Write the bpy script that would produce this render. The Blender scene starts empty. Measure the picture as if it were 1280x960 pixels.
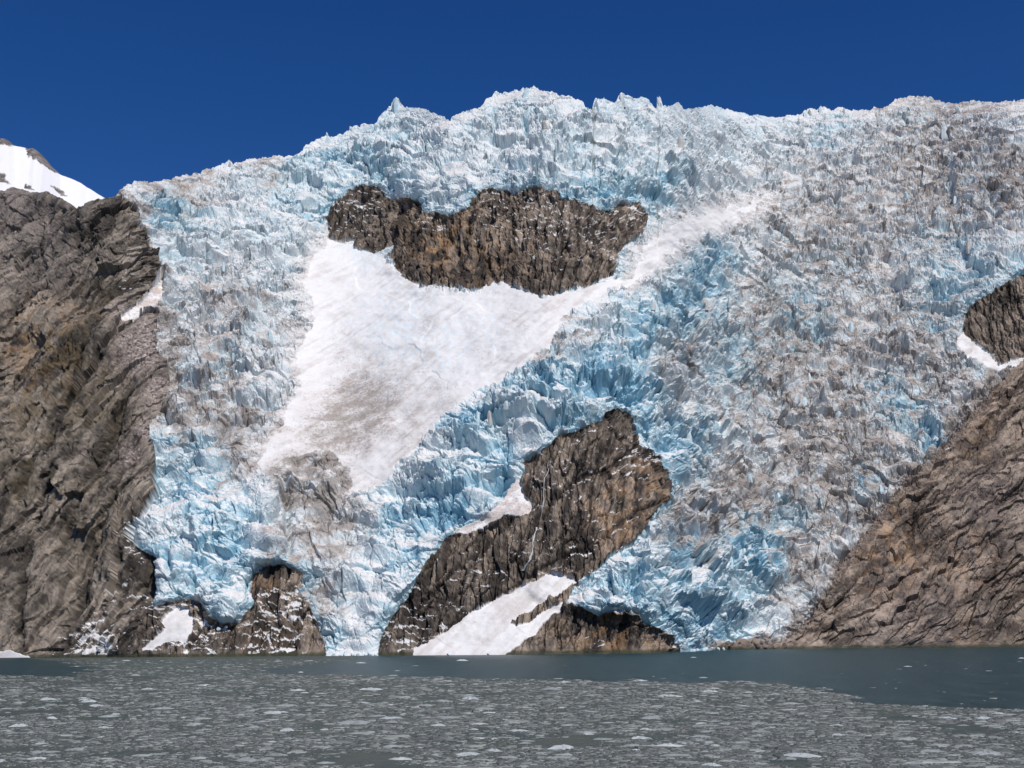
import bpy, math, random, time
import numpy as np
from mathutils import Matrix, Vector
T0 = time.time()
STEP = 0.9
random.seed(5)
C = bpy.context.scene.collection
sc = bpy.context.scene

# ------------------------------------------------------------------ camera
F = 1545.0; HC = 10.0
PITCH = math.atan((800-480)/F); ROLL = math.radians(-0.45)
R = Matrix.Rotation(math.pi/2+PITCH, 3, 'X') @ Matrix.Rotation(ROLL, 3, 'Z')
cd = bpy.data.cameras.new('camera'); cam = bpy.data.objects.new('camera', cd); C.objects.link(cam)
cam.matrix_world = Matrix.Translation((0, 0, HC)) @ R.to_4x4()
cd.sensor_width = 36; cd.lens = 36*F/1280; cd.clip_end = 60000; cd.clip_start = 0.5
sc.camera = cam
Rn = np.array(R)
def rays(u, v):
    """for a sight line: X/Y and Z/Y in the world"""
    x = (u-640)/F; y = (480-v)/F
    dx = Rn[0, 0]*x+Rn[0, 1]*y-Rn[0, 2]; dy = Rn[1, 0]*x+Rn[1, 1]*y-Rn[1, 2]; dz = Rn[2, 0]*x+Rn[2, 1]*y-Rn[2, 2]
    return dx/dy, dz/dy
def on_water(u, v):
    a, e = rays(u, v)
    Y = HC/(-e)
    return a*Y, Y

# ------------------------------------------------------------------ noise
rs = np.random.RandomState(11)
TB = rs.rand(5, 65536).astype(np.float32)
GA = (TB[0]*2*np.pi); GX = np.cos(GA); GY = np.sin(GA)
def hsh(ix, iy, s): return ((ix*73856093) ^ (iy*19349663) ^ (s*83492791)) & 0xffff
def perlin(x, y, s=0):
    x0 = np.floor(x); y0 = np.floor(y); ix = x0.astype(np.int64); iy = y0.astype(np.int64)
    fx = (x-x0).astype(np.float32); fy = (y-y0).astype(np.float32)
    def g(di, dj):
        h = hsh(ix+di, iy+dj, s); return GX[h]*(fx-di)+GY[h]*(fy-dj)
    wx = fx*fx*fx*(fx*(fx*6-15)+10); wy = fy*fy*fy*(fy*(fy*6-15)+10)
    a = g(0, 0); a += (g(1, 0)-a)*wx
    b = g(0, 1); b += (g(1, 1)-b)*wx
    return (a+(b-a)*wy)*1.5
def fbm(x, y, s=0, o=4, gain=.5):
    r = 0; a = 1
    for k in range(o):
        r = r+a*perlin(x, y, s+k*7); x = x*2.03+3.1; y = y*2.03-1.7; a *= gain
    return r
def ridged(x, y, s=0, o=4, gain=.55):
    r = 0; a = 1
    for k in range(o):
        r = r+a*(1-np.abs(perlin(x, y, s+k*7))*2); x = x*2.07+3.1; y = y*2.07-1.7; a *= gain
    return r/(sum(gain**k for k in range(o)))
def voro(x, y, s=0):
    """cells: (distance to cell border, facet plane tilt, random a, random b)"""
    x0 = np.floor(x); y0 = np.floor(y); ix = x0.astype(np.int64); iy = y0.astype(np.int64)
    fx = (x-x0).astype(np.float32); fy = (y-y0).astype(np.float32)
    b1 = np.full(x.shape, 9., np.float32); b2 = b1.copy(); bh = np.zeros(x.shape, np.int64); bx = b1.copy(); by = b1.copy()
    for di in (-1, 0, 1):
        for dj in (-1, 0, 1):
            h = hsh(ix+di, iy+dj, s)
            ox = di+TB[1][h]-fx; oy = dj+TB[2][h]-fy
            d = ox*ox+oy*oy
            m = d < b1
            b2 = np.where(m, b1, np.minimum(b2, d))
            b1 = np.where(m, d, b1); bh = np.where(m, h, bh); bx = np.where(m, ox, bx); by = np.where(m, oy, by)
    e = np.sqrt(b2)-np.sqrt(b1)
    tilt = -(bx*(TB[3][bh]-.5)+by*(TB[4][bh]-.5))*2
    return e, tilt, TB[0][bh], TB[3][(bh*7+13) & 0xffff]
def sst(a, b, x):
    t = np.clip((x-a)/(b-a), 0, 1); return t*t*(3-2*t)
def mix(a, b, t): return a+(b-a)*t

# ------------------------------------------------------------------ outlines traced from the photograph (photo pixels)
SKY = [(-90,232),(0,238),(15,235),(40,242),(60,240),(75,246),(98,262),(105,256),(125,250),(143,247),(146,243),(150,238),(165,231),(178,226),(190,227),(205,224),(222,222),(240,217),(262,211),(283,203),(286,200),(292,205),(320,198),(345,195),(370,195),(380,185),(400,172),(408,166),(412,172),(430,165),(438,158),(450,156),(470,154),(475,145),(485,135),(490,127),(495,121),(499,125),(505,133),(520,134),(535,138),(548,145),(562,152),(570,144),(585,138),(600,134),(608,125),(620,115),(632,115),(645,112),(655,109),(668,109),(678,115),(690,115),(700,122),(712,122),(728,128),(740,137),(744,123),(755,122),(768,128),(775,117),(785,117),(795,121),(808,122),(818,133),(822,134),(823.5,121),(825.5,121),(829,133),(838,132),(846,128),(855,136),(880,134),(885,132),(895,132),(905,136),(930,141),(960,147),(975,146),(1000,143),(1005,137),(1015,136),(1025,134),(1040,137),(1055,134),(1065,138),(1090,136),(1110,133),(1120,124),(1140,119),(1160,121),(1175,126),(1195,130),(1215,125),(1230,129),(1255,127),(1280,124),(1370,120)]
FOOT = [(-90,823),(0,822),(200,821.5),(470,819.5),(640,818.5),(850,816),(880,813),(980,811),(1280,808.5),(1370,808)]
POLY = {
 'cliff': [(-200,100),(143,200),(146,246),(160,252),(175,262),(177,280),(188,295),(190,305),(200,320),(203,340),(198,352),(175,375),(152,398),(160,402),(180,392),(198,385),(200,395),(192,420),(196,440),(207,452),(211,465),(213,490),(205,510),(190,525),(185,545),(190,560),(197,590),(198,618),(190,630),(180,650),(167,658),(168,678),(180,690),(196,697),(196,730),(190,755),(180,775),(178,860),(-200,860)],
 'shore_left': [(170,860),(172,790),(188,762),(205,755),(228,748),(250,752),(262,768),(275,780),(300,777),(308,762),(320,755),(312,740),(314,722),(328,708),(345,704),(362,708),(380,716),(379,730),(370,738),(385,750),(395,775),(405,800),(410,860)],
 'nunatak_a': [(407,275),(413,262),(425,248),(437,238),(450,233),(465,234),(478,236),(481,247),(495,248),(510,249),(527,253),(529,262),(527,272),(520,282),(510,305),(497,306),(480,312),(465,317),(450,314),(441,308),(447,300),(440,300),(425,303),(411,296),(412,285)],
 'nunatak_b': [(497,306),(510,305),(520,282),(527,274),(535,268),(548,266),(560,272),(575,265),(587,258),(590,250),(600,241),(612,236),(625,237),(640,240),(655,237),(668,233),(680,236),(690,243),(700,248),(712,251),(728,254),(745,262),(760,264),(772,258),(785,252),(798,253),(804,262),(808,278),(805,290),(790,300),(775,315),(767,325),(770,335),(762,348),(745,352),(728,357),(715,360),(700,366),(685,371),(668,367),(650,360),(638,358),(628,350),(610,356),(590,362),(570,362),(545,358),(525,357),(510,350),(497,338),(492,325),(483,320)],
 'nunatak_c': [(470,860),(474,808),(482,785),(490,770),(510,745),(520,725),(530,708),(545,690),(560,672),(575,660),(590,655),(605,648),(625,645),(640,645),(655,642),(655,625),(650,605),(655,590),(652,580),(665,570),(690,555),(700,545),(720,540),(735,533),(752,525),(760,515),(772,511),(785,516),(793,525),(795,540),(798,553),(810,565),(822,572),(829,585),(836,600),(838,615),(835,625),(820,635),(815,650),(800,668),(790,680),(775,690),(760,698),(745,712),(735,722),(716,735),(708,757),(714,756),(730,761),(745,769),(765,764),(785,764),(796,768),(801,778),(815,782),(830,790),(843,800),(850,812),(850,860)],
 'nunatak_d': [(1400,342),(1280,342),(1265,350),(1245,362),(1235,370),(1225,375),(1212,385),(1205,400),(1203,412),(1207,420),(1220,430),(1232,438),(1243,443),(1250,455),(1265,450),(1280,446),(1400,440)],
 'hill': [(1400,440),(1280,449),(1270,460),(1245,480),(1235,495),(1215,515),(1190,545),(1165,570),(1150,585),(1130,600),(1128,608),(1100,640),(1085,665),(1075,675),(1065,690),(1045,715),(1040,735),(1025,755),(1010,775),(995,790),(985,799),(960,806),(905,802),(893,812),(893,860),(1400,860)],
 'apron': [(408,300),(440,305),(480,320),(497,342),(525,360),(590,365),(630,352),(680,373),(720,362),(760,352),(790,338),(812,305),(850,278),(880,266),(950,250),(958,254),(880,290),(860,302),(800,345),(760,365),(720,385),(700,405),(695,425),(670,440),(650,462),(620,480),(590,495),(560,515),(540,530),(520,555),(500,580),(480,602),(455,615),(436,618),(440,600),(430,580),(405,567),(365,570),(325,585),(318,575),(340,552),(358,530),(360,500),(378,475),(370,440),(388,405),(384,375),(380,352),(388,335),(398,318)],
 'snow_low': [(508,860),(518,812),(540,800),(560,787),(590,765),(625,745),(660,730),(690,718),(712,722),(720,728),(703,741),(690,745),(675,755),(655,769),(640,778),(645,783),(665,775),(690,758),(706,750),(700,762),(690,767),(680,780),(668,794),(655,803),(640,813),(630,820),(625,860)],
 'snow_shore': [(176,812),(192,800),(209,786),(200,778),(217,762),(222,755),(240,762),(244,785),(232,804),(212,802),(195,813)],
 'snow_wedge': [(150,400),(160,388),(178,376),(198,353),(204,350),(203,372),(190,385),(172,396),(158,402)],
 'snow_chute': [(1203,415),(1220,430),(1232,439),(1250,457),(1262,451),(1282,447),(1276,454),(1248,464),(1228,456),(1208,444),(1195,430)],
 'snow_ledge': [(598,650),(622,632),(640,603),(648,598),(655,622),(668,634),(662,643),(630,646),(605,660),(580,668),(566,664)],
 'snow_bank': [(-90,816),(0,814.5),(12,814),(25,817),(40,822),(40,830),(-90,830)],
 'snow_strip': [(92,822),(98,806),(104,800),(110,808),(125,812),(150,806),(160,812),(150,822),(110,824)],
 'dirtA': [(372,545),(385,515),(400,495),(430,472),(470,468),(500,480),(512,500),(495,525),(470,548),(455,568),(430,578),(400,565),(378,560)],
 'dirtB': [(342,580),(365,568),(405,566),(432,580),(440,610),(425,640),(390,655),(360,650),(348,620)],
 'lobeL': [(150,655),(192,628),(205,585),(260,575),(340,588),(352,600),(359,630),(362,690),(345,702),(322,708),(310,725),(310,755),(300,775),(280,780),(258,765),(250,750),(228,746),(190,758),(196,700),(165,685)],
 'lobeR': [(790,700),(800,735),(793,762),(815,782),(850,812),(990,812),(1010,770),(1045,710),(1000,640),(900,640),(840,660)],
 'lobeR2': [(655,740),(705,700),(770,685),(784,690),(794,730),(797,768),(745,770),(690,760)],
}
cu = np.arange(-90, 1372, 2.0); cv = np.arange(80, 866, 2.0)
CU, CV = np.meshgrid(cu, cv)          # [v,u]
def sdf(poly):                         # positive outside
    p = np.array(poly, float); q = np.roll(p, -1, 0)
    best = np.full(CU.shape, 1e18); ins = np.zeros(CU.shape, bool)
    for (x0, y0), (x1, y1) in zip(p, q):
        ex, ey = x1-x0, y1-y0
        wx, wy = CU-x0, CV-y0
        t = np.clip((wx*ex+wy*ey)/(ex*ex+ey*ey+1e-9), 0, 1)
        best = np.minimum(best, (wx-t*ex)**2+(wy-t*ey)**2)
        if y0 != y1:
            c = ((y0 <= CV) != (y1 <= CV)) & (CU < x0+(CV-y0)*ex/ey)
            ins ^= c
    return np.where(ins, -1, 1)*np.sqrt(best)
SD = {k: sdf(v).astype(np.float32) for k, v in POLY.items()}
def blur(a, su, sv):
    def b1(a, s, ax):
        if s <= 0: return a
        r = int(3*s)+1; k = np.exp(-.5*(np.arange(-r, r+1)/s)**2); k /= k.sum()
        pad = [(0, 0), (0, 0)]; pad[ax] = (r, r); ap = np.pad(a, pad, mode='edge'); out = np.zeros_like(a)
        n = a.shape[ax]
        for i, w in enumerate(k):
            out += w*(ap[i:i+n, :] if ax == 0 else ap[:, i:i+n])
        return out
    return b1(b1(a.astype(np.float64), su/2, 1), sv/2, 0)
def samp(m, u, v):
    x = np.clip((u-cu[0])/2, 0, len(cu)-1.001); y = np.clip((v-cv[0])/2, 0, len(cv)-1.001)
    i = x.astype(int); j = y.astype(int); fx = x-i; fy = y-j
    return (m[j, i]*(1-fx)+m[j, i+1]*fx)*(1-fy)+(m[j+1, i]*(1-fx)+m[j+1, i+1]*fx)*fy
def inside(k, soft=1.): return sst(soft, -soft, SD[k])
def blobs(lst, default=0.):
    out = np.full(CU.shape, default)
    for (u, v, r, w) in lst:
        out = np.maximum(out, w*np.exp(-((CU-u)**2+(CV-v)**2)/(r*r)))
    return out
def pl(pts, u): p = np.array(pts, float); return np.interp(u, p[:, 0], p[:, 1])

# ------------------------------------------------------------------ large form: steepness map, integrated up each column from the shore
rock_sd = np.minimum.reduce([SD[k] for k in ('nunatak_a', 'nunatak_b', 'nunatak_c', 'nunatak_d', 'shore_left')])
topv = blur(pl(SKY, CU), 30, 0)
M = np.full(CU.shape, 1.06)
M = mix(M, 1.35, sst(60, 15, CV-topv))
M = mix(M, 1.7, inside('nunatak_a', 4)); M = mix(M, 1.7, inside('nunatak_b', 4)); M = mix(M, 1.6, inside('nunatak_c', 4))
M = mix(M, 1.7, inside('nunatak_d', 4)); M = mix(M, 1.5, inside('shore_left', 4))
M = mix(M, 1.45, inside('cliff', 6)); M = mix(M, 1.15, inside('hill', 6))
M = mix(M, .97, inside('apron', 6)); M = mix(M, .85, inside('snow_low', 4))
M = np.maximum(M, 1+.6*blobs([(590,560,50,.7),(680,520,60,.7),(760,520,50,.7),(860,560,45,.6),(270,690,70,.7),(850,740,80,.6),(940,720,50,.6),(740,740,40,.6),(740,240,60,.5),(560,240,60,.4),(450,220,40,.4),(500,700,50,.4)]))
M = blur(M, 14, 6)
_, E = rays(CU, CV)
vf = pl(FOOT, cu)
lf = rays(cu, vf)[1]
yfoot = HC/(-lf)
de = np.zeros_like(E); de[:-1] = E[:-1]-E[1:]                 # going up one row
inc = np.where(CV < vf[None, :], de/np.maximum(M-E, .35), 0)
logY = np.log(yfoot)[None, :]+np.cumsum(inc[::-1], 0)[::-1]
logY = blur(logY, 26, 4)
Yc = np.exp(logY)
off = np.zeros_like(Yc)                                        # metres towards the viewer
gv, gu = np.gradient(blur(rock_sd, 4, 4), 2.0)
above = np.clip(-gv, 0, 1)
T = mix(1.5, 11.0, above**.8)
snowy = np.minimum.reduce([SD['apron'], SD['snow_low'], SD['snow_ledge']+4, SD['snow_shore']+4])
T = mix(1.5, T, sst(-2, 10, snowy))
T = T*(.75+.5*sst(-.3, .4, perlin(CU/22, CV/22, 3)))
T = T*mix(1, .45, sst(690, 740, CV)*sst(420, 400, CU))*mix(1, .6, sst(700, 740, CV)*sst(680, 700, CU))
off += T*sst(-4, 5, SD['cliff'])*sst(-4, 5, SD['hill'])*sst(-1, 5, rock_sd)*sst(70, 25, rock_sd)-2.0*sst(1, -4, rock_sd)
lob = sst(3, -3, SD['lobeL']); off += 9*lob*sst(-3, 4, SD['cliff'])*sst(560, 640, CV)
off += 6*sst(2, -5, SD['lobeR'])*sst(640, 700, CV)+4*sst(2, -5, SD['lobeR2'])
off += mix(8, 2.5, sst(540, 620, CV))*sst(2, -14, SD['cliff'])+5*sst(2, -12, SD['hill'])-4*sst(0, -8, SD['snow_wedge'])
off += 1.0*inside('snow_low', 2)+1.0*inside('snow_shore', 2)+.8*inside('snow_ledge', 2)
aX, _ = rays(CU, CV)
big = fbm(aX*Yc/150, E*Yc/130, 40, 3)
off += 8*big*sst(-5, 60, np.abs(snowy))+5*big
off *= np.clip((vf[None, :]-CV)/12, .12, 1)
off = blur(off, 3.4, 3.4)
Yc = Yc-off
Zc = HC+E*Yc; Xc = aX*Yc
Pc = np.stack([Xc, Yc, Zc], -1)
Pb = np.stack([blur(Pc[..., k], 10, 10) for k in range(3)], -1)
du = np.gradient(Pb, axis=1); dv = np.gradient(Pb, axis=0)
N = np.cross(dv, du); N /= np.linalg.norm(N, axis=-1, keepdims=True)+1e-9
N = np.where(N[..., 1:2] > 0, -N, N)
print('coarse', time.time()-T0)

# ------------------------------------------------------------------ fine grid
us = np.arange(-70, 1350, STEP); nu = len(us)
NV = int(720/STEP)
icecol = sst(146, 152, us)
vt = pl(SKY, us)+icecol*(2.2*fbm(us/9, us*0, 5, 3)+1.2*perlin(us/2.6, us*0, 8))*sst(0, 1, 1-np.exp(-((us-945)/35)**2)*.9)+(1-icecol)*1.2*fbm(us/12, us*0, 6, 3)
vb = pl(FOOT, us)+5
tt = np.linspace(0, 1, NV)[:, None]
V = vt[None, :]+(vb-vt)[None, :]*tt; U = np.broadcast_to(us[None, :], V.shape)
Y = samp(Yc, U, V); ax, e = rays(U, V)
X = ax*Y; Z = HC+e*Y
S = Z*1.35
# wobble the traced borders with noise
wu = U+2.2*fbm(X/14, S/14, 21, 3)+1.0*perlin(X/3.2, S/3.2, 24); wv = V+2.2*fbm(X/14, S/14, 22, 3)+1.0*perlin(X/3.2, S/3.2, 25)
D = {k: samp(SD[k], wu, wv) for k in SD}
wide = 9*sst(1.0, 14, samp(rock_sd, U, V))
qU = U+wide*fbm(X/45, S/45, 26, 3); qV = V+wide*fbm(X/45, S/45, 27, 3)
D['apron'] = samp(SD['apron'], qU, qV)+2.2*perlin(X/5, S/5, 33)
mU = U+20*fbm(X/55, S/55, 34, 4); mV = V+20*fbm(X/55, S/55, 35, 4)      # for what drifts across the surface: dirt, blue ice
Dx = {k: samp(SD[k], U, V) for k in ('cliff', 'hill', 'apron')}
kk = np.ones(61)/61
depth_top = V-np.convolve(np.pad(vt, 30, mode='edge'), kk, 'valid')[None, :]
print('fine', X.shape, time.time()-T0)

ROCK = ('cliff', 'shore_left', 'nunatak_a', 'nunatak_b', 'nunatak_c', 'nunatak_d', 'hill')
SNOW = ('apron', 'snow_low', 'snow_shore', 'snow_wedge', 'snow_chute', 'snow_ledge', 'snow_bank')
rid = np.zeros(X.shape, np.int8)                    # 0 = glacier ice
for i, k in enumerate(ROCK): rid[D[k] < 0] = 1+i
for i, k in enumerate(SNOW):
    m = D[k] < 0
    if k == 'apron': m &= (rid == 0)
    rid[m] = 20+i
tU = wu+.6*(mU-U); tV = wv+.6*(mV-V)
for i_, pz in ((40, POLY['lobeL']), (41, [(362,650),(420,640),(500,625),(560,620),(640,640),(600,700),(470,860),(400,860),(375,720)]), (42, [(650,760),(700,690),(800,665),(900,650),(1000,655),(1060,700),(1010,860),(640,860)])):
    x_ = sdf(pz); rid[(samp(x_, tU, tV) < 0) & (rid == 0)] = i_
isrock = (rid > 0) & (rid < 20); issnow = (rid >= 20) & (rid < 40); isice = (rid == 0) | (rid >= 40)

def line_d(pts):
    best = np.full(CU.shape, 1e9)
    for (x0, y0), (x1, y1) in zip(pts, pts[1:]):
        ex, ey = x1-x0, y1-y0; t = np.clip(((CU-x0)*ex+(CV-y0)*ey)/(ex*ex+ey*ey), 0, 1)
        best = np.minimum(best, np.hypot(CU-x0-t*ex, CV-y0-t*ey))
    return best
def grooves(lst):
    g = np.zeros(CU.shape)
    for w, d, *p in lst: g = np.maximum(g, d*np.exp(-(line_d(p)/w)**2))
    return g
GR_CLIFF = grooves([(6,1,(178,348),(150,362),(128,388),(118,420),(80,448),(52,478),(38,492)),(5,1,(165,475),(150,508),(138,545),(122,580),(98,610)),
 (5,1,(176,575),(152,598),(141,640),(122,680),(103,715),(88,760)),(5,.8,(103,440),(88,480),(72,520),(42,580),(20,620)),(4,.7,(75,590),(45,640),(30,690)),
 (6,1,(32,690),(26,760),(22,815)),(4,.7,(150,700),(165,660),(172,640)),(4,.8,(110,740),(85,775),(75,815)),(4,.8,(190,700),(178,730),(158,765)),
 (4,.7,(99,262),(96,300),(100,330)),(4,.7,(150,255),(128,285),(108,300)),(3,.6,(40,250),(52,300),(50,350)),(3,.6,(60,360),(30,372),(0,392)),(3,.6,(130,330),(175,300)),(4,.8,(125,565),(112,600),(92,640),(70,690)),(3,.7,(170,420),(150,450),(120,480),(100,520))])
GR_NUN = grooves([(3,1,(527,262),(518,285),(508,306)),(3,1,(598,305),(606,325),(618,348)),(2.5,.8,(640,262),(645,300),(640,345)),(2.5,.8,(700,262),(704,300),(700,350)),(2.5,.8,(745,280),(742,320)),(2.5,.8,(560,290),(575,320),(580,355)),
 (2.5,.7,(455,245),(450,290)),(2.5,.7,(480,260),(465,310)),(3,1,(795,560),(760,585),(720,600),(690,630),(670,660),(645,700)),(3,.9,(830,625),(780,650),(740,680),(690,705),(630,740),(560,785)),
 (3,.9,(640,648),(600,690),(560,720),(510,770)),(3,.8,(735,560),(718,600),(708,640)),(3,.8,(600,665),(590,705),(575,740)),(3,.8,(540,700),(530,740)),(3,.7,(770,540),(760,590)),(3,.8,(250,790),(235,815)),(3,.8,(290,782),(285,820)),(3,.8,(345,745),(350,790)),(3,.8,(1235,378),(1240,430)),(3,.8,(1262,360),(1250,400)),(3,.7,(720,770),(700,810)),(3,.7,(780,775),(770,812))])
GR_HILL = grooves([(3.5,1,(1167,603),(1142,632),(1139,658),(1138,682)),(3,.9,(1280,562),(1222,575),(1175,622),(1155,632)),(3,.9,(1280,606),(1230,640),(1190,665),(1130,690),(1080,715),(1045,755)),(3.5,1,(1222,610),(1226,625),(1240,622)),
 (3,.8,(1280,668),(1225,672)),(3,.8,(1252,680),(1240,720),(1210,725)),(3,.9,(1280,715),(1235,735),(1190,760),(1130,800)),(4,1,(1280,740),(1250,765),(1225,812)),(3,.8,(1190,740),(1180,765),(1120,775),(1060,795)),(3,.7,(1110,680),(1060,705),(1030,765)),(3,.8,(1280,500),(1240,540),(1200,570),(1160,590)),(3,.8,(1280,470),(1250,510)),(3,.7,(1180,690),(1120,725),(1060,745)),(3,.7,(1170,800),(1200,775),(1260,790)),(3,.7,(1010,790),(1050,780),(1100,750)),(3,.8,(1215,690),(1165,720),(1140,765))])
GR_ICE = grooves([(3,1,(906,300),(897,325),(884,342)),(4,1.1,(862,372),(861,405)),(4,.9,(875,345),(890,365)),(3.5,1,(850,452),(866,470),(872,482),(886,495)),(3,1,(762,470),(768,490)),(4,1,(787,440),(803,470)),(3,.8,(838,425),(834,450)),(3,1,(800,425),(796,445)),(2.5,.9,(1042,250),(1047,262)),
 (3,.8,(1230,225),(1237,250),(1246,265)),(3,1,(785,705),(793,735),(800,760)),(3,1,(940,690),(948,715)),(2.5,.8,(925,685),(930,705)),(2.5,.8,(933,625),(935,650)),(2.5,1,(655,148),(658,172)),(2.5,.7,(617,140),(619,165)),(4,.9,(355,595),(358,630),(362,690)),(3,.8,(505,625),(503,640)),(3,.8,(720,480),(728,505)),(4,.9,(675,470),(690,490)),(4,.9,(208,695),(211,715)),(3,.8,(240,718),(242,735)),(2.5,.8,(337,265),(330,275)),(3,.6,(378,310),(380,340)),(4,.8,(985,345),(1000,375)),(4,.9,(1100,415),(1130,425)),(3,.8,(1150,580),(1165,540)),(4,.8,(820,400),(812,430)),(3,.8,(905,690),(902,720)),(4,.9,(882,760),(890,790))])
# blocks that stand forward and break off on one side: (u, v, half width, half height, fall direction in degrees, height)
BLK = [(868,212,30,20,200,13),(1218,232,28,26,190,14),(1176,276,13,12,190,12),(1000,398,30,16,250,12),(980,405,16,10,270,8),(1115,425,26,13,260,12),(930,540,30,24,215,11),(1035,288,24,18,230,9),(1100,190,30,18,230,8),(835,470,34,22,220,10),(760,455,34,24,250,12),(690,480,34,22,250,12),(640,500,30,20,260,11),(580,515,34,18,215,12),
 (905,705,26,24,205,13),(960,700,30,24,240,12),(870,735,34,24,270,11),(790,700,16,24,350,8),(320,620,30,26,320,9),(265,660,30,28,270,8),(430,610,30,18,250,7),(600,545,26,16,240,8),(560,600,30,18,250,9),(640,330,1,1,0,0),(1180,520,22,16,230,10),(1085,610,20,16,230,9),(1000,620,26,18,240,9),(735,190,26,16,200,8),(690,175,24,24,260,9),(480,190,34,18,250,9),(400,210,34,18,230,8),(250,330,24,22,250,8),(290,400,34,18,255,8),(250,460,30,16,250,8),(320,480,26,20,250,8),(945,330,30,14,250,9),(1160,340,40,18,260,10),(1240,320,30,18,230,10),(1000,200,34,16,250,8),(1150,430,26,14,250,9),(1060,500,34,18,240,10),(960,470,34,18,250,9),(900,420,26,18,230,9),(890,620,30,20,240,9)]
BM = np.zeros(CU.shape)
for (u_, v_, w_, h_, a_, A_) in BLK:
    ca, sa = math.cos(math.radians(a_)), math.sin(math.radians(a_))
    du_ = (CU-u_)/w_; dv_ = (CV-v_)/h_; q_ = du_*ca-dv_*sa; p_ = du_*sa+dv_*ca
    q_ = q_+.25*perlin(CU/9, CV/9, int(u_)); p_ = p_+.3*perlin(CU/14, CV/14, int(v_))
    BM += A_*np.clip((q_+1.2)/2.0, 0, 1)*sst(1.0, .86, q_)*sst(1.15, .7, np.abs(p_))

# --- ice relief
rough = np.full(CU.shape, 1.0)
rough = mix(rough, .10, blur(inside('apron', 8), 6, 6))
rough = mix(rough, .45, blobs([(570,220,30,1),(600,225,25,1),(840,180,30,.7),(850,300,22,.9),(930,270,25,.7),(1000,265,25,.5),(1235,440,20,1),(400,640,50,.6),(450,700,50,.6),(430,760,40,.6)]))
rough = mix(rough, .7, inside('lobeL', 10))
rough = mix(rough, .16, np.maximum(inside('snow_low', 3), inside('snow_shore', 3)))
rg = samp(rough, mU, mV)*mix(.3, 1, sst(2, 26, depth_top))
calm = sst(-.35, .45, fbm(X/42, S/30, 36, 3)+.1)
rg = rg*mix(.30, 1.15, calm)
near_ap = samp(sst(26, 0, SD['apron']), qU, qV)*sst(560, 620, U+V*.2)*sst(.0, 1, sst(16, 4, np.abs(D['apron']))+.35*(U > 780))
near_ap = near_ap*(samp(SD['apron'], U, V+12) < 14)
rg = rg*mix(1, .45, sst(14, 2, D['apron'])*((U < 440) | (U > 780)))
wX = X+5*fbm(X/26, S/26, 31, 2); wS = S+5*fbm(X/26, S/26, 32, 2)
e0, t0_, r0, q0 = voro((wX+.2*wS)/62, wS/48, 9)
e1, t1, r1, q1 = voro(wX/25, wS/27, 1)
e2, t2, r2, q2 = voro(wX/10.5, wS/12, 2)
e3, t3, r3, q3 = voro((wX+.4*wS)/4.6, wS/5.4, 3)
e4, t4, r4, q4 = voro(wX/2.4, wS/2.6, 4)
flute = samp(blobs([(590,530,45,1),(660,490,50,1),(740,470,50,1),(860,360,50,1),(940,690,45,1),(660,140,50,.9),(270,690,50,.7),(900,730,40,.8),(480,180,40,.6),(790,420,40,.6),(1020,150,40,.8),(1210,230,40,.6)]), U, V)
fl = ridged(X/7, S/34, 55, 3)
# icefall benches: a flatter tread, then a broken steep front
bp_ = (S+.18*X+26*fbm(X/70, S/70, 45, 3))/46; bf = bp_-np.floor(bp_)
bench = (np.where(bf < .72, bf/.72, (1-bf)/.28)-.5)*sst(-.5, .5, fbm(X/60, S/60, 46, 2)+.15)
cre = np.exp(-(e2/.10)**2)*(q2 > .45)
cre1 = np.exp(-(e1/.06)**2)*(q1 > .35)
h_big = 9*fbm(X/48, S/40, 41, 3)+6*(r0-.5)+7*t0_-11*bench
vs_ = .65+.7*sst(-.3, .4, fbm(X/38, S/38, 48, 2))
h_ice = 4.0*(r1-.5)+4.8*t1+3.0*(r2-.5)*vs_+3.5*t2*vs_+1.7*(r3-.5)*vs_+2.3*t3*vs_+.8*(r4-.5)+1.0*t4-3.2*cre-5*cre1
h_ice = h_ice+2.6*flute*(fl-.5)+1.5*fbm(X/6, S/6, 47, 3)
smo = samp(rough, U, V)
gI = samp(GR_ICE, wu, wv); bI = samp(BM, wu+.3*(mU-U), wv+.3*(mV-V))
h_ice = h_ice
H_low = h_big*mix(.25, 1, smo)*mix(.15, 1, sst(2, 40, depth_top))+(bI*1.1-9*gI)*sst(2, 14, depth_top)
print('voro', time.time()-T0)

# --- rock relief
def strata(ang, la, lb, s, wob=6):
    c, sn = math.cos(ang), math.sin(ang)
    a = X*c+Z*sn; b = -X*sn+Z*c
    b = b+wob*fbm(X/90, Z/90, s+3, 3)
    return ridged(a/la, b/lb, s, 4, .6), a, b
def facets(ang, la, lb, s):
    c, sn = math.cos(ang), math.sin(ang); a = X*c+Z*sn+4*perlin(X/20, Z/20, s); b = -X*sn+Z*c+3*perlin(X/15, Z/15, s+1)
    return voro(a/la, b/lb, s+2)
def ledges(sp, slope, s, warp=9):
    ph = (Z+slope*X+warp*fbm(X/30, Z/30, s, 3))/sp
    return ph-np.floor(ph), ph
def saw(ang, sp, s_, warp, wl=45, mod=25):
    """steps along joints running in direction ang: sloping faces that break off sharply"""
    c, sn_ = math.cos(ang), math.sin(ang); a_ = X*c+Z*sn_; b_ = -X*sn_+Z*c
    ph = (b_+warp*fbm(a_/wl, b_/wl, s_, 3)+.22*sp*perlin(a_/14, b_/14, s_+5))/sp; i_ = np.floor(ph); f_ = ph-i_
    amp = .35+.9*TB[3][hsh(i_.astype(np.int64), np.floor(a_/(sp*4)+TB[2][hsh(i_.astype(np.int64), i_.astype(np.int64)*0, s_)]*5).astype(np.int64), s_+1)]
    return (f_-.5)*amp, f_
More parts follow.
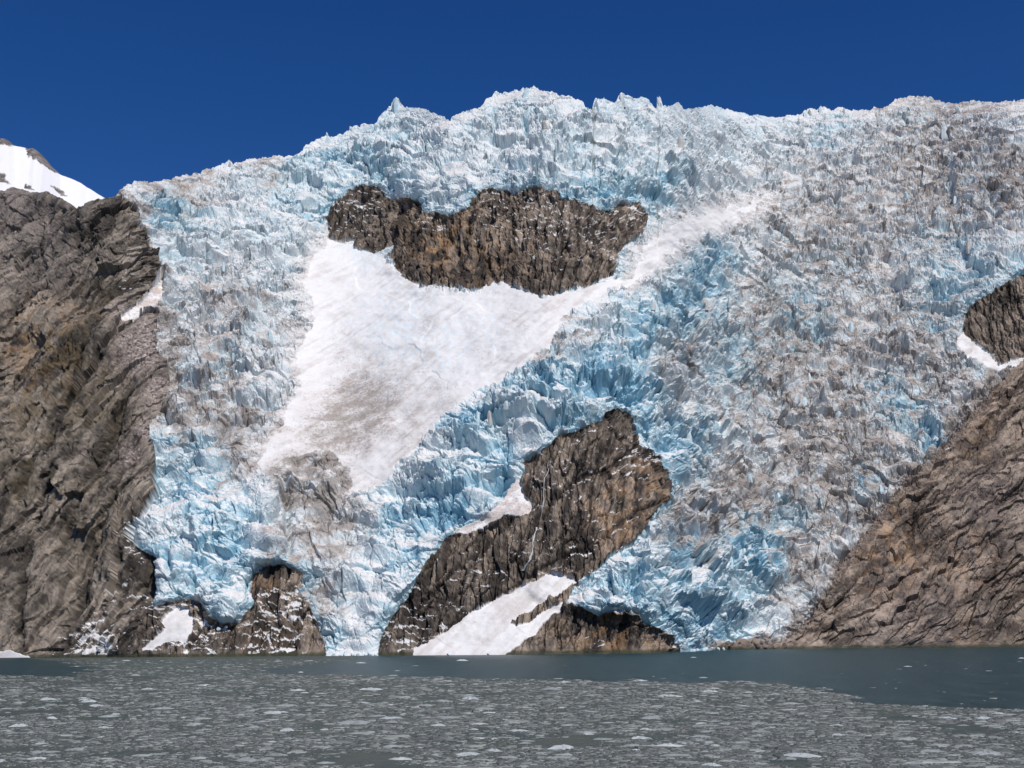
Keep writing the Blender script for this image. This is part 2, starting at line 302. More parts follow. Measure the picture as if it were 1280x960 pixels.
hr = np.zeros_like(X); rtone = np.zeros_like(X)
m1 = math.radians(62)
dz0 = sst(420, 300, V)        # upper cliff: blockier
sA, aA, bA = strata(m1, 70, 13, 101, 9); sB, _, _ = strata(math.radians(66), 26, 4.2, 120, 3)
fA = facets(m1, 44, 9, 140); fA2 = facets(m1, 13, 4, 150)
fA0 = facets(math.radians(58), 85, 26, 135)
gC = samp(GR_CLIFF, wu, wv); gN = samp(GR_NUN, wu, wv); gH = samp(GR_HILL, wu, wv)
k1, kf1 = saw(math.radians(60), 19, 701, 12); k2, kf2 = saw(math.radians(64), 6.5, 711, 6)
hc = mix(3*(sA-.6)+5*k1+1.5*k2, 2*(sA-.6)+2.2*k1+.8*k2, dz0)+9*fA0[1]+6*(fA0[2]-.5)+4.6*fA[1]+3.0*(fA[2]-.5)+1.3*fA2[1]+.8*(fA2[2]-.5)+12*fbm(X/80, Z/80, 160, 2)-5.5*gC+.7*fbm(X/5, Z/5, 165, 3)
fU = facets(math.radians(20), 16, 12, 170)
hc += dz0*(3.0*fU[1]+2*(fU[2]-.5)-1*np.exp(-(fU[0]/.06)**2))
fr1, _ = ledges(17, .25, 180); fr2, ph2 = ledges(8, -.1, 190, 6)
sV, _, _ = strata(math.radians(80), 40, 8, 200, 5); fV = facets(math.radians(80), 30, 8, 210); fV2 = facets(math.radians(78), 7, 3.2, 215)
k3, kf3 = saw(math.radians(82), 11, 721, 5); k4, kf4 = saw(math.radians(78), 4.2, 731, 3)
hn = 2.5*(sV-.6)+4.2*k3+.8*k4+3.2*fV[1]+2.4*(fV[2]-.5)+.9*fV2[1]+.5*(fV2[2]-.5)+2.6*fr1+1.2*fr2-1.8*np.exp(-(fV[0]/.05)**2)+5*fbm(X/40, Z/40, 220, 2)-3.5*gN+.9*fbm(X/5, Z/5, 225, 3)
sR, _, _ = strata(math.radians(34), 55, 12, 230, 7); fR = facets(math.radians(33), 58, 12, 240); fR2 = facets(math.radians(36), 15, 4.2, 250)
fr3, _ = ledges(13, -.62, 260, 8)
k5, kf5 = saw(math.radians(33), 17, 741, 9); k6, kf6 = saw(math.radians(38), 6, 751, 5)
hh = 2*(sR-.6)+4.6*fR[1]+3.4*(fR[2]-.5)+1.2*fR2[1]+.9*(fR2[2]-.5)-(2.2+4.5*sst(-.3, .5, fbm(X/50, Z/50, 761, 2)))*k5-2.4*k6*sst(-.1, .5, fbm(X/35, Z/35, 771, 2))+1.2*fr3-2.2*np.exp(-(fR[0]/.035)**2)*(fR[3] > .5)+8*fbm(X/60, Z/60, 270, 2)-4.5*gH+.6*fbm(X/5, Z/5, 275, 3)
# debris margins on the cliff and the hill
deb = np.maximum(sst(26, 6, np.hypot(U-185, (V-430)*.55))*(V > 370), 0)
deb = np.maximum(deb, samp(blobs([(175,440,26,1),(200,490,22,.9),(185,540,14,.9),(165,570,16,.8),(150,395,12,.6)]), U, V))*(rid < 20)
debR = sst(-16, -2, Dx['hill'])*(U < 1240)
bd = voro(X/3.2, S/3.6, 300)
hdeb = 1.6*bd[2]+1.0*bd[1]-1.2*np.exp(-(bd[0]/.15)**2)
cl = rid == 1; hl = rid == 7; nn = isrock & ~cl & ~hl
hr = np.where(cl, hc, np.where(hl, hh, hn))
hr = mix(hr, .35*hr+hdeb, np.clip(np.where(cl, deb, np.where(hl, debR*.8, 0)), 0, 1))
h_snow = .9*fbm(X/20, S/20, 61, 3)+.30*fbm((1.3*X-S)/9.0, (X+1.3*S)/70, 62, 3)+.25*r4*sst(.0, .5, perlin(X/25, S/25, 63))

H = np.where(isrock, hr, np.where(issnow, h_snow+h_big*.10, h_ice*rg+H_low*sst(-2, 30, D['apron'])*sst(0, 22, samp(rock_sd, U, V))+h_big*.10*sst(30, 0, D['apron'])))
# soften the jump where snow meets the rest
shore_f = np.clip((pl(FOOT, us)[None, :]-V)/20, .06, 1)
H = H*shore_f*np.where(isice, 1, mix(.3, 1, sst(0, 14, depth_top)))
Nf = np.stack([samp(N[..., k], U, V) for k in range(3)], -1)
Nf = np.where(isice[..., None], Nf*.4+np.array([0, -.45, .42]), Nf); Nf /= np.linalg.norm(Nf, axis=-1, keepdims=True)
P = np.stack([X, Y, Z], -1)+Nf*H[..., None]
del Nf
# geometric normal of the finished surface (for what settles where: snow and dirt on flat places, clean blue ice on broken faces)
du = np.gradient(P, axis=1); dv = np.gradient(P, axis=0)
GN = np.cross(dv, du); GN /= np.linalg.norm(GN, axis=-1, keepdims=True)+1e-9
GN = np.where(GN[..., 1:2] > 0, -GN, GN)
nz = GN[..., 2]; del du, dv
print('relief', time.time()-T0)

# ------------------------------------------------------------------ colours (albedo)
def col(r, g, b): return np.array([r, g, b], np.float32)
def mixc(a, b, t): return a+(b-a)*t[..., None]
blueR = blobs([(440,215,60,.7),(500,230,50,.6),(210,262,26,1),(250,275,40,.5),(700,200,90,.35),(620,240,60,.5),(760,250,50,.9),(830,230,40,.7),(590,530,50,.95),(680,480,60,.9),(760,475,60,1),(790,510,45,1.1),(720,530,50,.8),(850,560,45,1),(620,600,55,.9),(560,630,55,1),(500,640,40,.8),(500,700,45,.8),(485,780,35,.8),(450,740,40,.5),(240,610,70,.8),(270,690,70,.9),(300,740,40,.8),(205,690,30,.9),(860,380,50,1),(890,330,40,1),(800,410,50,.8),(740,710,55,1),(800,730,55,.7),(880,770,60,1),(940,690,50,1),(860,690,40,.9),(830,590,30,1),(1190,330,60,.7),(1170,390,50,.6),(1160,540,35,.9),(1120,500,50,.7),(1000,390,50,.7),(920,450,60,.7),(1080,600,40,.6),(1000,640,40,.6),(480,160,50,.5),(660,130,60,.4),(380,230,70,.5),(250,480,40,.5),(300,430,60,.45),(210,560,30,.7),(1050,330,50,.4),(1210,230,50,.5),(1150,130,60,.35),(1040,160,50,.45)], .22)
blueR = mix(blueR, .55, sst(26, 4, rock_sd)*sst(0, 30, snowy))
dirtR = blobs([(1050,300,160,.62),(1180,220,130,.75),(1260,230,70,1),(1000,450,160,.75),(1150,450,120,.75),(1050,580,130,.85),(930,620,70,.9),(880,650,60,.9),(1000,700,60,.8),(290,400,90,.6),(250,500,80,.8),(300,540,60,.8),(200,420,50,.8),(700,430,50,.5),(230,240,60,.6),(330,210,40,.5),(400,590,60,.9),(400,650,60,.7),(370,700,40,.7),(400,740,50,.6),(860,450,60,.5),(1040,760,40,1)], .12)
dirtR = mix(dirtR, 1.15, sst(26, 3, SD['hill'])); dirtR = mix(dirtR, .8, sst(14, 2, SD['cliff'])*sst(560, 500, CV))
bl = samp(blueR, mU, mV); dr = samp(dirtR, mU, mV)
snowc = col(.80, .79, .79); icew = col(.68, .76, .79); icebl = col(.46, .65, .73); iced = col(.20, .42, .56)
dirtc = col(.30, .26, .235); dirtp = col(.58, .52, .485)
n1 = fbm(X/16, S/12, 71, 4); n2 = fbm(X/5, S/4, 72, 3); n3 = perlin(X/1.6, S/1.5, 73)
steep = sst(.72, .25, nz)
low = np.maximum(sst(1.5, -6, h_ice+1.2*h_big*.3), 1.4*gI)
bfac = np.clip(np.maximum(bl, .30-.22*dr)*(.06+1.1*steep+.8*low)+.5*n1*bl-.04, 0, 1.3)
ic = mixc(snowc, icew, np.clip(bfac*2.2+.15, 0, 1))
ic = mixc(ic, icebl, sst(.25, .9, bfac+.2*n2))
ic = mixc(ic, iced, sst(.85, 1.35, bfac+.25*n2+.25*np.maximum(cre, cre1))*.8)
flat = 1-steep
dfac = dr*(.85+.6*flat)+.75*n1*(dr+.1)-.35*bfac
ic = mixc(ic, dirtp, sst(.15, .75, dfac+.18*n2)*.85)
ic = mixc(ic, dirtc, sst(.30, .85, dfac*.85+.45*n2+.3*n3+.35*(q4-.5)+.25*(q3-.5))*.6)
drift = (1-sst(-.30, .10, fbm(X/42, S/30, 36, 3)+.1+.25*n2))*sst(.35, .75, nz)
drift = np.maximum(drift, .8*sst(.74, .9, nz)*sst(-.1, .4, perlin(X/14, S/10, 76)))
ic = mixc(ic, mixc(col(.80, .78, .77), col(.56, .49, .45), np.clip(dr*1.1+.5*n1, 0, 1)), drift*.75)
grey = sst(.2, .8, dr)*sst(-.3, .5, -n3+.6*n2)*.42
ic = mixc(ic, col(.33, .34, .34), grey)
nearhill = samp(sst(16, -2, SD['hill']), U, V)
ic = mixc(ic, col(.22, .175, .15), nearhill*sst(-.4, .5, n2+n3*.7))
# cliff / rocks
t_low = fbm(X/50, Z/50, 81, 3); t_mid = fbm(X/12, Z/12, 82, 3)
# foliation: bands of darker and paler rock following the structure
band = np.where(cl, sA*.6+sB*.4, np.where(hl, sR, sV))-.55
rfine = perlin(X/1.8, Z/1.8, 83)
def streaks(ang, s_, wob):
    c, sn_ = math.cos(ang), math.sin(ang); b_ = -X*sn_+Z*c+wob*fbm(X/90, Z/90, s_, 3); a_ = X*c+Z*sn_
    return .55*perlin(a_/70, b_/9, s_+1)+.42*perlin(a_/30, b_/4, s_+2)+.25*perlin(a_/9, b_/2, s_+4)
gAll = np.where(cl, gC, np.where(hl, gH, gN))
st = np.where(cl, streaks(m1, 430, 7)*mix(1, .45, dz0), np.where(hl, streaks(math.radians(35), 440, 9), streaks(math.radians(82), 450, 5)))
patch = np.where(cl, fA[3], np.where(hl, fR[3], fV[3]))-.5
tone = .52+.45*t_low+.42*t_mid+.55*band+.22*rfine+.75*st+.36*patch+.25*fbm(X/4, Z/4, 84, 2)-.95*gAll*sst(-.9, .2, t_mid+st)
jt = np.where(cl, np.minimum(kf1*3, 1)*np.minimum(.6+kf2*2, 1), np.where(hl, np.minimum((1-kf5)*3, 1)*np.minimum(.6+(1-kf6)*2, 1), np.minimum(.4+kf3*3, 1)))
tone = tone-.22*(1-jt)
rc_cliff = mixc(col(.060, .050, .042), col(.370, .312, .258), np.clip(tone, 0, 1.15))
rc_nun = mixc(col(.052, .042, .036), col(.330, .265, .212), np.clip(tone-.05, 0, 1.15))
rc_hill = mixc(col(.080, .060, .048), col(.385, .305, .245), np.clip(tone+.05, 0, 1.15))
rc = np.where(cl[..., None], rc_cliff, np.where(hl[..., None], rc_hill, rc_nun))
orange = samp(blobs([(555,300,45,1),(600,330,50,.6),(800,610,35,1),(775,645,35,1),(750,790,50,.8),(800,790,40,.6),(1110,650,40,.8),(1120,700,50,.7),(1200,700,60,.5),(1180,800,60,.4),(60,430,50,.9),(90,410,40,.6),(20,420,30,.9),(40,490,40,.5),(640,310,50,.3),(1210,540,50,.4),(340,780,40,.3),(330,735,25,.4)]), U, V)
rc = mixc(rc, col(.40, .225, .10)*1.0, np.clip(orange*1.0*sst(-.2, .8, t_mid+.5*fbm(X/30, Z/30, 85, 2)+.2), 0, 1)*.6)
olive = samp(blobs([(85,440,40,1),(60,520,50,.9),(110,500,50,.8),(100,640,60,.5),(30,600,50,.6),(120,370,30,.8)]), U, V)*cl
rc = mixc(rc, col(.125, .10, .06), np.clip(olive*sst(-.3, .5, sB*.6+t_mid-.1), 0, 1)*.9)
purple = samp(blobs([(20,270,80,.8),(60,310,60,.5),(1230,640,80,.4),(1150,780,80,.5)]), U, V)
rc = mixc(rc, col(.20, .175, .17), np.clip(purple*.7, 0, 1))
darkst = samp(blobs([(115,440,22,1),(120,360,20,.9),(150,580,25,.7),(60,680,40,.7),(20,760,40,.8),(1240,770,45,.9),(440,270,40,.6),(520,770,45,.8),(560,700,40,.4),(780,530,25,.9),(690,560,25,.8),(290,800,30,.8),(150,250,40,.4)]), U, V)
rc = mixc(rc, col(.045, .038, .032), np.clip(darkst*sst(-.3, .7, t_mid+band*1.5+.2), 0, 1)*.75)
debc = mixc(col(.17, .14, .125), col(.60, .50, .46), np.clip(.5+.6*n2+.5*(bd[3]-.5)+.4*n3, 0, 1))
rc = mixc(rc, debc, np.clip(np.where(cl, deb*1.1, 0), 0, 1))
rc = mixc(rc, mixc(col(.10, .07, .055), col(.36, .29, .25), np.clip(.3+.6*n2+.6*(bd[3]-.5), 0, 1)), np.where(hl, debR*.75, 0))
# green-dark weed line above the water
wl = sst(3.6, 1.2, P[..., 2])*isrock
rc = mixc(rc, col(.035, .042, .018), wl*.8)
# snow left on the rock ledges
sden = samp(blobs([(440,260,40,.9),(470,240,30,.6),(620,255,50,.6),(690,270,60,.8),(740,285,60,.6),(540,270,25,.9),(790,270,20,1),(650,300,60,.35),(700,600,70,.55),(860-60,570,40,.8),(600,740,70,.55),(530,790,50,.8),(500,800,35,.9),(760,640,60,.45),(690,690,70,.5),(340,780,50,1.25),(370,760,40,1.1),(250,800,70,.9),(150,740,22,.8),(125,812,40,1.3),(100,800,15,1.1),(215,770,35,1.1),(830,800,30,.4),(750,800,30,.5),(570,650,30,.8),(1190,560,20,.25),(170,680,18,.9),(165,350,20,.5)]), U, V)
gate = fbm((X+.3*Z)/16, (Z-.2*X)/3.6, 91, 3)+.2*n3
ledge = np.maximum(sst(.16, .04, fr2), sst(.2, .05, fr1))
sn = (sden*(.30+.55*np.where(cl, .45, ledge)+.5*sst(.45, .8, nz))+.62*gate*(sden > .05)) > .68
sn &= isrock & (sden > .12) & (P[..., 2] > 2)
rc = np.where(sn[..., None], col(.78, .77, .77), rc)
# snow
sc_ = np.broadcast_to(col(.76, .745, .745), rc.shape)
streak = fbm((X+1.3*S)/110, (X*1.3-S)/11, 92, 4); n4 = fbm((X+.5*S)/26, (S-.5*X)/13, 93, 4)
dsn = samp(np.maximum.reduce([blur(inside('dirtA', 8), 14, 14)*1.0, blur(inside('dirtB', 8), 14, 14)*1.1, blobs([(470,505,60,.55),(400,520,40,.65),(540,480,35,.35),(430,440,16,.45),(540,405,14,.5),(500,470,25,.4),(600,430,25,.35),(640,400,20,.25),(455,470,45,.5),(520,540,40,.5),(560,500,30,.4),(420,600,30,.6),(700,360,30,.15),(350,540,30,.4)])]), U+.5*(mU-U), V+.5*(mV-V))
sc_ = mixc(sc_, col(.52, .47, .44), np.clip(.55*sst(-.15, .8, streak+n1*.6)*sst(-.5, .4, fbm(X/60, S/60, 96, 2))+dsn*sst(-1.1, .5, n4+.2*n3)*.9, 0, 1))
sc_ = mixc(sc_, col(.27, .235, .21), sst(.65, 1.2, dsn*.9+.5*n4+.3*n2+.25*n3)*.6*(dsn > .15))
pk = samp(np.maximum.reduce([sst(3, -3, SD['snow_wedge'])*1.0, sst(3, -3, SD['snow_ledge'])*.8, sst(3, -3, SD['snow_chute'])*.35]), U, V)
sc_ = mixc(sc_, col(.50, .40, .36), np.clip(pk*sst(-.6, .5, n1+.8*n2+.3*n3), 0, 1)*.8)
lowsn = (rid == 21)|(rid == 22)|(rid == 26)
sc_ = mixc(sc_, col(.58, .54, .51), np.clip(.25+.6*streak+.4*n2, 0, 1)*lowsn*.8)
sbl = samp(blobs([(500,410,60,.7),(560,430,50,.6),(460,310,40,.7),(440,290,30,.7),(600,420,40,.5),(350,430,30,.4)]), U, V)
sc_ = mixc(sc_, col(.60, .78, .88), np.clip(sbl*sst(.05, .5, n2+.5*n3), 0, 1)*(rid == 20))
A = np.where(isrock[..., None], rc, np.where(issnow[..., None], sc_, ic))
dB = samp(blur(inside('dirtB', 8), 12, 12), U+.7*(mU-U), V+.7*(mV-V))*isice*sst(-.7, .3, n1+.6*n2)
nap = sst(30, 0, D['apron']+8*n2)*isice*((U < 440) | (U > 780))
A = mixc(A, mixc(col(.76, .745, .74), col(.52, .46, .43), np.clip(.4+n1+.6*n2, 0, 1)), nap*.75)
A = mixc(A, mixc(col(.24, .22, .205), col(.46, .42, .39), np.clip(.5+n2, 0, 1)), np.clip(dB*1.1, 0, 1)*.85)
A = np.clip(A, .01, .9)
SPK = np.where(isice, np.clip(dr*(.55+.5*flat)+.6*n1*(dr+.15)+.35*(dr > .2)*fbm((X-.2*S)/60, (S+.2*X)/16, 95, 3)-.35*bfac+.06, 0, 1), np.where(issnow, np.clip(.10+dsn*.5+.12*n1, 0, 1)*(rid == 20)+.40*((rid == 23)|(rid == 25))+.22*((rid == 21)|(rid == 22)|(rid == 24)|(rid == 26))*sst(-.2, .5, n1), np.where(cl, deb*.6, np.where(hl, debR*.5, 0))))
print('colour', time.time()-T0)

# ------------------------------------------------------------------ back of the massif, out of sight over the skyline
nb = 16
Ptop = P[0].copy()
k = np.ones(41)/41
zs = np.convolve(np.pad(Ptop[:, 2], 20, mode='edge'), k, 'valid'); ys = np.convolve(np.pad(Ptop[:, 1], 20, mode='edge'), k, 'valid')
rowsB = []
for i in range(1, nb+1):
    d = 3*(1.55**i)
    w = min(1, i/3)
    yy = mix(Ptop[:, 1], ys, w)+d
    zz = mix(Ptop[:, 2], np.minimum(zs-9, Ptop[:, 2]-4), w)+.05*d-2
    rowsB.append(np.stack([Ptop[:, 0]+(ax[0]*d), yy, zz], -1))
PB = np.concatenate([np.array(rowsB)[::-1], P], 0)
AB = np.concatenate([np.repeat(A[:1], nb, 0), A], 0)
SB = np.concatenate([np.repeat(SPK[:1], nb, 0), SPK], 0).ravel().astype(np.float32)
RB = np.concatenate([np.repeat(rid[:1], nb, 0), rid], 0)
PB = PB.astype(np.float32)

# ------------------------------------------------------------------ materials
def new_mat(name):
    m = bpy.data.materials.new(name); m.use_nodes = True
    nt = m.node_tree; b = nt.nodes['Principled BSDF']; return m, nt, b
def terrain_mat(name, rough_, var, bump_scale, bump_d, stretch=(1, 1, 1), rotx=0, spec=.3):
    m, nt, b = new_mat(name); N_ = nt.nodes; L = nt.links
    at = N_.new('ShaderNodeAttribute'); at.attribute_name = 'col'
    tc = N_.new('ShaderNodeTexCoord'); mp = N_.new('ShaderNodeMapping'); mp.inputs['Scale'].default_value = stretch; mp.inputs['Rotation'].default_value = (0, rotx, 0)
    L.new(tc.outputs['Object'], mp.inputs['Vector'])
    n = N_.new('ShaderNodeTexNoise'); n.inputs['Scale'].default_value = bump_scale; n.inputs['Detail'].default_value = 5; n.inputs['Roughness'].default_value = .65
    L.new(mp.outputs['Vector'], n.inputs['Vector'])
    mr = N_.new('ShaderNodeMapRange'); mr.inputs[1].default_value = .3; mr.inputs[2].default_value = .7; mr.inputs[3].default_value = 1-var; mr.inputs[4].default_value = 1+var*.5
    L.new(n.outputs['Fac'], mr.inputs[0])
    mx = N_.new('ShaderNodeMix'); mx.data_type = 'RGBA'; mx.blend_type = 'MULTIPLY'; mx.inputs[0].default_value = 1
    # grit melted out of the ice, where the surface carries any
    sp = N_.new('ShaderNodeAttribute'); sp.attribute_name = 'spk'
    g1 = N_.new('ShaderNodeTexNoise'); g1.inputs['Scale'].default_value = .42; g1.inputs['Detail'].default_value = 6; g1.inputs['Roughness'].default_value = .78; L.new(tc.outputs['Object'], g1.inputs['Vector'])
    th = N_.new('ShaderNodeMath'); th.operation = 'MULTIPLY_ADD'; th.inputs[1].default_value = .30; L.new(sp.outputs['Fac'], th.inputs[0]); L.new(g1.outputs['Fac'], th.inputs[2])
    gm = N_.new('ShaderNodeMapRange'); gm.inputs[1].default_value = .62; gm.inputs[2].default_value = .74; gm.inputs[3].default_value = 0; gm.inputs[4].default_value = .68; L.new(th.outputs[0], gm.inputs[0])
    gz = N_.new('ShaderNodeMath'); gz.operation = 'MULTIPLY'; L.new(gm.outputs[0], gz.inputs[0]); gs = N_.new('ShaderNodeMapRange'); gs.inputs[1].default_value = 0; gs.inputs[2].default_value = .25; L.new(sp.outputs['Fac'], gs.inputs[0]); L.new(gs.outputs[0], gz.inputs[1])
    gx = N_.new('ShaderNodeMix'); gx.data_type = 'RGBA'; L.new(gz.outputs[0], gx.inputs[0]); L.new(at.outputs['Color'], gx.inputs[6]); gx.inputs[7].default_value = (.27, .235, .21, 1)
    L.new(gx.outputs[2], mx.inputs[6]); L.new(mr.outputs[0], mx.inputs[7]); L.new(mx.outputs[2], b.inputs['Base Color'])
    bp = N_.new('ShaderNodeBump'); bp.inputs['Strength'].default_value = 1; bp.inputs['Distance'].default_value = bump_d
    L.new(n.outputs['Fac'], bp.inputs['Height']); L.new(bp.outputs['Normal'], b.inputs['Normal'])
    b.inputs['Roughness'].default_value = rough_; b.inputs['Specular IOR Level'].default_value = spec
    return m
m_ice = terrain_mat('broken_ice', .55, .16, .55, .9, (1, 1, .8))
m_snow = terrain_mat('settled_snow', .7, .05, .25, .5)
m_cliff = terrain_mat('foliated_rock', .8, .30, .35, .8, (1.3, 1, .45), math.radians(-28))
m_nun = terrain_mat('columnar_rock', .8, .30, .38, .8, (1.4, 1, .4), math.radians(-8))
m_hill = terrain_mat('slabby_rock', .8, .28, .30, .7, (.5, 1, 1.4), math.radians(-34))

def flatmat(name, c, rough_=.7, spec=.3, var=.25, scale=1.5, bump=0.1):
    m, nt, b = new_mat(name); N_ = nt.nodes; L = nt.links
    tc = N_.new('ShaderNodeTexCoord'); n = N_.new('ShaderNodeTexNoise'); n.inputs['Scale'].default_value = scale; n.inputs['Detail'].default_value = 4
    L.new(tc.outputs['Object'], n.inputs['Vector'])
    r = N_.new('ShaderNodeValToRGB'); r.color_ramp.elements[0].position = .3; r.color_ramp.elements[1].position = .7
    r.color_ramp.elements[0].color = (*[x*(1-var) for x in c], 1); r.color_ramp.elements[1].color = (*[min(1, x*(1+var)) for x in c], 1)
    L.new(n.outputs['Fac'], r.inputs[0]); L.new(r.outputs[0], b.inputs['Base Color'])
    bp = N_.new('ShaderNodeBump'); bp.inputs['Distance'].default_value = bump; L.new(n.outputs['Fac'], bp.inputs['Height']); L.new(bp.outputs['Normal'], b.inputs['Normal'])
    b.inputs['Roughness'].default_value = rough_; b.inputs['Specular IOR Level'].default_value = spec
    return m

# ------------------------------------------------------------------ mesh building
def mesh_np(name, verts, faces, mat, cols=None, smooth=True, n=4):
    me = bpy.data.meshes.new(name)
    nv, nf = len(verts), len(faces)
    me.vertices.add(nv); me.vertices.foreach_set('co', np.ascontiguousarray(verts, np.float32).ravel())
    me.loops.add(nf*n); me.loops.foreach_set('vertex_index', np.ascontiguousarray(faces, np.int32).ravel())
    me.polygons.add(nf); me.polygons.foreach_set('loop_start', np.arange(nf, dtype=np.int32)*n)
    me.polygons.foreach_set('use_smooth', np.full(nf, smooth))
    if cols is not None:
        a = me.attributes.new('col', 'FLOAT_COLOR', 'POINT')
        c4 = np.ones((nv, 4), np.float32); c4[:, :3] = cols; a.data.foreach_set('color', c4.ravel())
    me.update(calc_edges=True); me.materials.append(mat)
    return me
def tag(o, label=None, cat=None, group=None, kind=None):
    if label: o['label'] = label
    if cat: o['category'] = cat
    if group: o['group'] = group
    if kind: o['kind'] = kind
    return o
def link(name, me, parent=None, loc=None):
    o = bpy.data.objects.new(name, me); C.objects.link(o)
    if loc is not None: o.location = loc
    if parent: o.parent = parent
    return o
def grid_faces(nr, nc):
    i = np.arange(nr*nc).reshape(nr, nc)
    return np.stack([i[:-1, :-1], i[1:, :-1], i[1:, 1:], i[:-1, 1:]], -1).reshape(-1, 4)
FC = grid_faces(*RB.shape)
rf = RB.ravel(); vflat = PB.reshape(-1, 3); cflat = AB.reshape(-1, 3)
rord = rf.astype(int); rord[rord >= 40] -= 100      # borders: rock and snow win over ice
fid = np.maximum.reduce([rord[FC[:, k]] for k in range(4)]); fid[fid < 0] += 100
fid[(fid == 0)] = 0
def extract(ids, name, mat, smooth=True):
    m = np.isin(fid, ids); f = FC[m]
    used = np.unique(f); remap = np.zeros(len(vflat), np.int64); remap[used] = np.arange(len(used))
    v = vflat[used]; o_ = np.array([v[:, 0].mean(), v[:, 1].mean(), max(0., v[:, 2].min())], np.float32)
    me = mesh_np(name, v-o_, remap[f], mat, cflat[used], smooth)
    a = me.attributes.new('spk', 'FLOAT', 'POINT'); a.data.foreach_set('value', SB[used])
    return link(name, me, loc=o_.tolist())
glacier = tag(extract([0], 'glacier', m_ice, False), 'huge pale blue glacier tumbling in broken blocks down the mountain to the bay', 'glacier')
for i_, l_ in ((40, 'swollen white and blue left ice tongue'), (41, 'grey streaked ice tongue reaching the water'), (42, 'blue cracked ice tongue hanging over the right shore')):
    t_ = extract([i_], 'ice_tongue', m_ice, False); t_.location = t_.location-glacier.location; t_.parent = glacier; t_['label'] = l_
tag(extract([1], 'cliff', m_cliff, False), 'tall grey brown rock cliff with slanting bands left of the glacier', 'cliff', kind='structure')
tag(extract([7], 'hill', m_hill, False), 'brown slabby rock slope running down to the water right of the glacier', 'hillside', kind='structure')
tag(extract([2], 'rock_outcrop', m_nun, False), 'dark shore rock laced with snow under the left tongue of the glacier', 'rock outcrop')
tag(extract([3], 'rock_outcrop', m_nun, False), 'smaller dark rock outcrop high in the ice, left of the wide ochre stained one', 'rock outcrop')
tag(extract([4], 'rock_outcrop', m_nun, False), 'wide ochre stained rock wall high in the glacier above the smooth snow slope', 'rock outcrop')
tag(extract([5], 'rock_outcrop', m_nun, False), 'great slanting rock outcrop with a thin waterfall rising from the water mid glacier', 'rock outcrop')
tag(extract([6], 'rock_outcrop', m_nun, False), 'dark rock knob at the right edge with a snow chute below it', 'rock outcrop')
SL = ['broad smooth snow slope under the wide rock wall, streaked with grey dirt', 'long slanting snow field reaching the water beside the great rock outcrop',
      'white snow patch on the shore rock under the left ice tongue', 'small slanting snow wedge between the left cliff and the glacier',
      'bright snow chute below the dark rock knob at the right edge', 'pinkish snow tongue hanging on the upper left shoulder of the great rock outcrop', 'low snow bank at the waterline at the far left of the cliff']
for i, l in enumerate(SL): tag(extract([20+i], 'snow_field', m_snow, True), l, 'snow field')
print('meshes', time.time()-T0)

# ------------------------------------------------------------------ far snowy mountain behind the left cliff
FT = [(-120,150),(-60,165),(-10,172),(2,173),(10,174),(18,182),(28,184),(36,186),(42,185),(52,192),(62,204),(75,218),(88,223),(100,228),(112,236),(125,244),(135,250),(160,262),(200,285)]
fu = np.arange(-110, 190, 1.2); ft = pl(FT, fu)+.6*fbm(fu/14, fu*0, 401, 3)
nr = 90; tv = np.linspace(0, 1, nr)[:, None]; FV = ft[None]+tv*(300-ft[None]); FU = np.broadcast_to(fu, FV.shape)
fa, fe = rays(FU, FV); FY = 2600-(FV-ft[None])*9.0+((FU-100)*-1.0)
fX = fa*FY; fZ = HC+fe*FY
wuu = FU+2*fbm(FU/6, FV/6, 405, 3); wvv = FV+2*fbm(FU/6, FV/6, 406, 3)
def insd(poly, u, v):
    r = np.zeros(u.shape, bool); p = poly+[poly[0]]
    for (x0, y0), (x1, y1) in zip(p, p[1:]):
        if y0 != y1: r ^= ((y0 <= v) != (y1 <= v)) & (u < x0+(v-y0)*(x1-x0)/(y1-y0))
    return r
rk = insd([(-20,160),(10,170),(20,183),(8,181),(-20,178)], wuu, wvv) | insd([(30,183),(44,183),(56,192),(76,218),(62,212),(48,202),(36,194)], wuu, wvv) | insd([(-5,215),(4,216),(14,230),(2,228),(-10,226)], wuu, wvv) | insd([(62,230),(76,236),(87,245),(78,244),(68,237)], wuu, wvv) | insd([(30,230),(44,236),(46,239),(34,236)], wuu, wvv)
fh = 10*fbm(fX/120, fZ/60, 410, 4)*np.clip(tv*6, 0, 1)+np.where(rk, 9*ridged(fX/22, fZ/22, 411, 3), 0)
FYd = FY-fh; fP = np.stack([fX, FYd, HC+fe*FYd*1.0], -1)
fc = np.where(rk[..., None], mixc(col(.08, .07, .065), col(.28, .25, .23), np.clip(.5+fbm(fX/15, fZ/15, 412, 3), 0, 1)), col(.82, .815, .82))
bk = []
for i in range(1, 8):
    d = 12*1.7**i; bk.append(np.stack([fP[0, :, 0]+fa[0]*d, fP[0, :, 1]+d, fP[0, :, 2]-d*.5], -1))
fPP = np.concatenate([np.array(bk)[::-1], fP], 0); fCC = np.concatenate([np.repeat(fc[:1], 7, 0), fc], 0)
o_ = np.array([fX.mean(), FY.mean(), 0])
me = mesh_np('mountain', fPP.reshape(-1, 3)-o_, grid_faces(*fPP.shape[:2]), m_snow, np.clip(fCC, 0, .9).reshape(-1, 3), True)
tag(link('mountain', me, loc=o_.tolist()), 'distant snow covered mountain shoulder with rock ribs behind the left cliff', 'mountain', kind='structure')

# ------------------------------------------------------------------ water
wy = np.concatenate([[-3000, -600, 0, 30], np.geomspace(45, 1400, 260), [2500, 5000, 15000]])
wx_ = np.concatenate([[-9, -3, -1.2], np.linspace(-.55, .55, 160), [1.2, 3, 9]])
WYY, WXX = np.meshgrid(wy, wx_, indexing='ij'); WX = WXX*np.maximum(np.abs(WYY), 300)
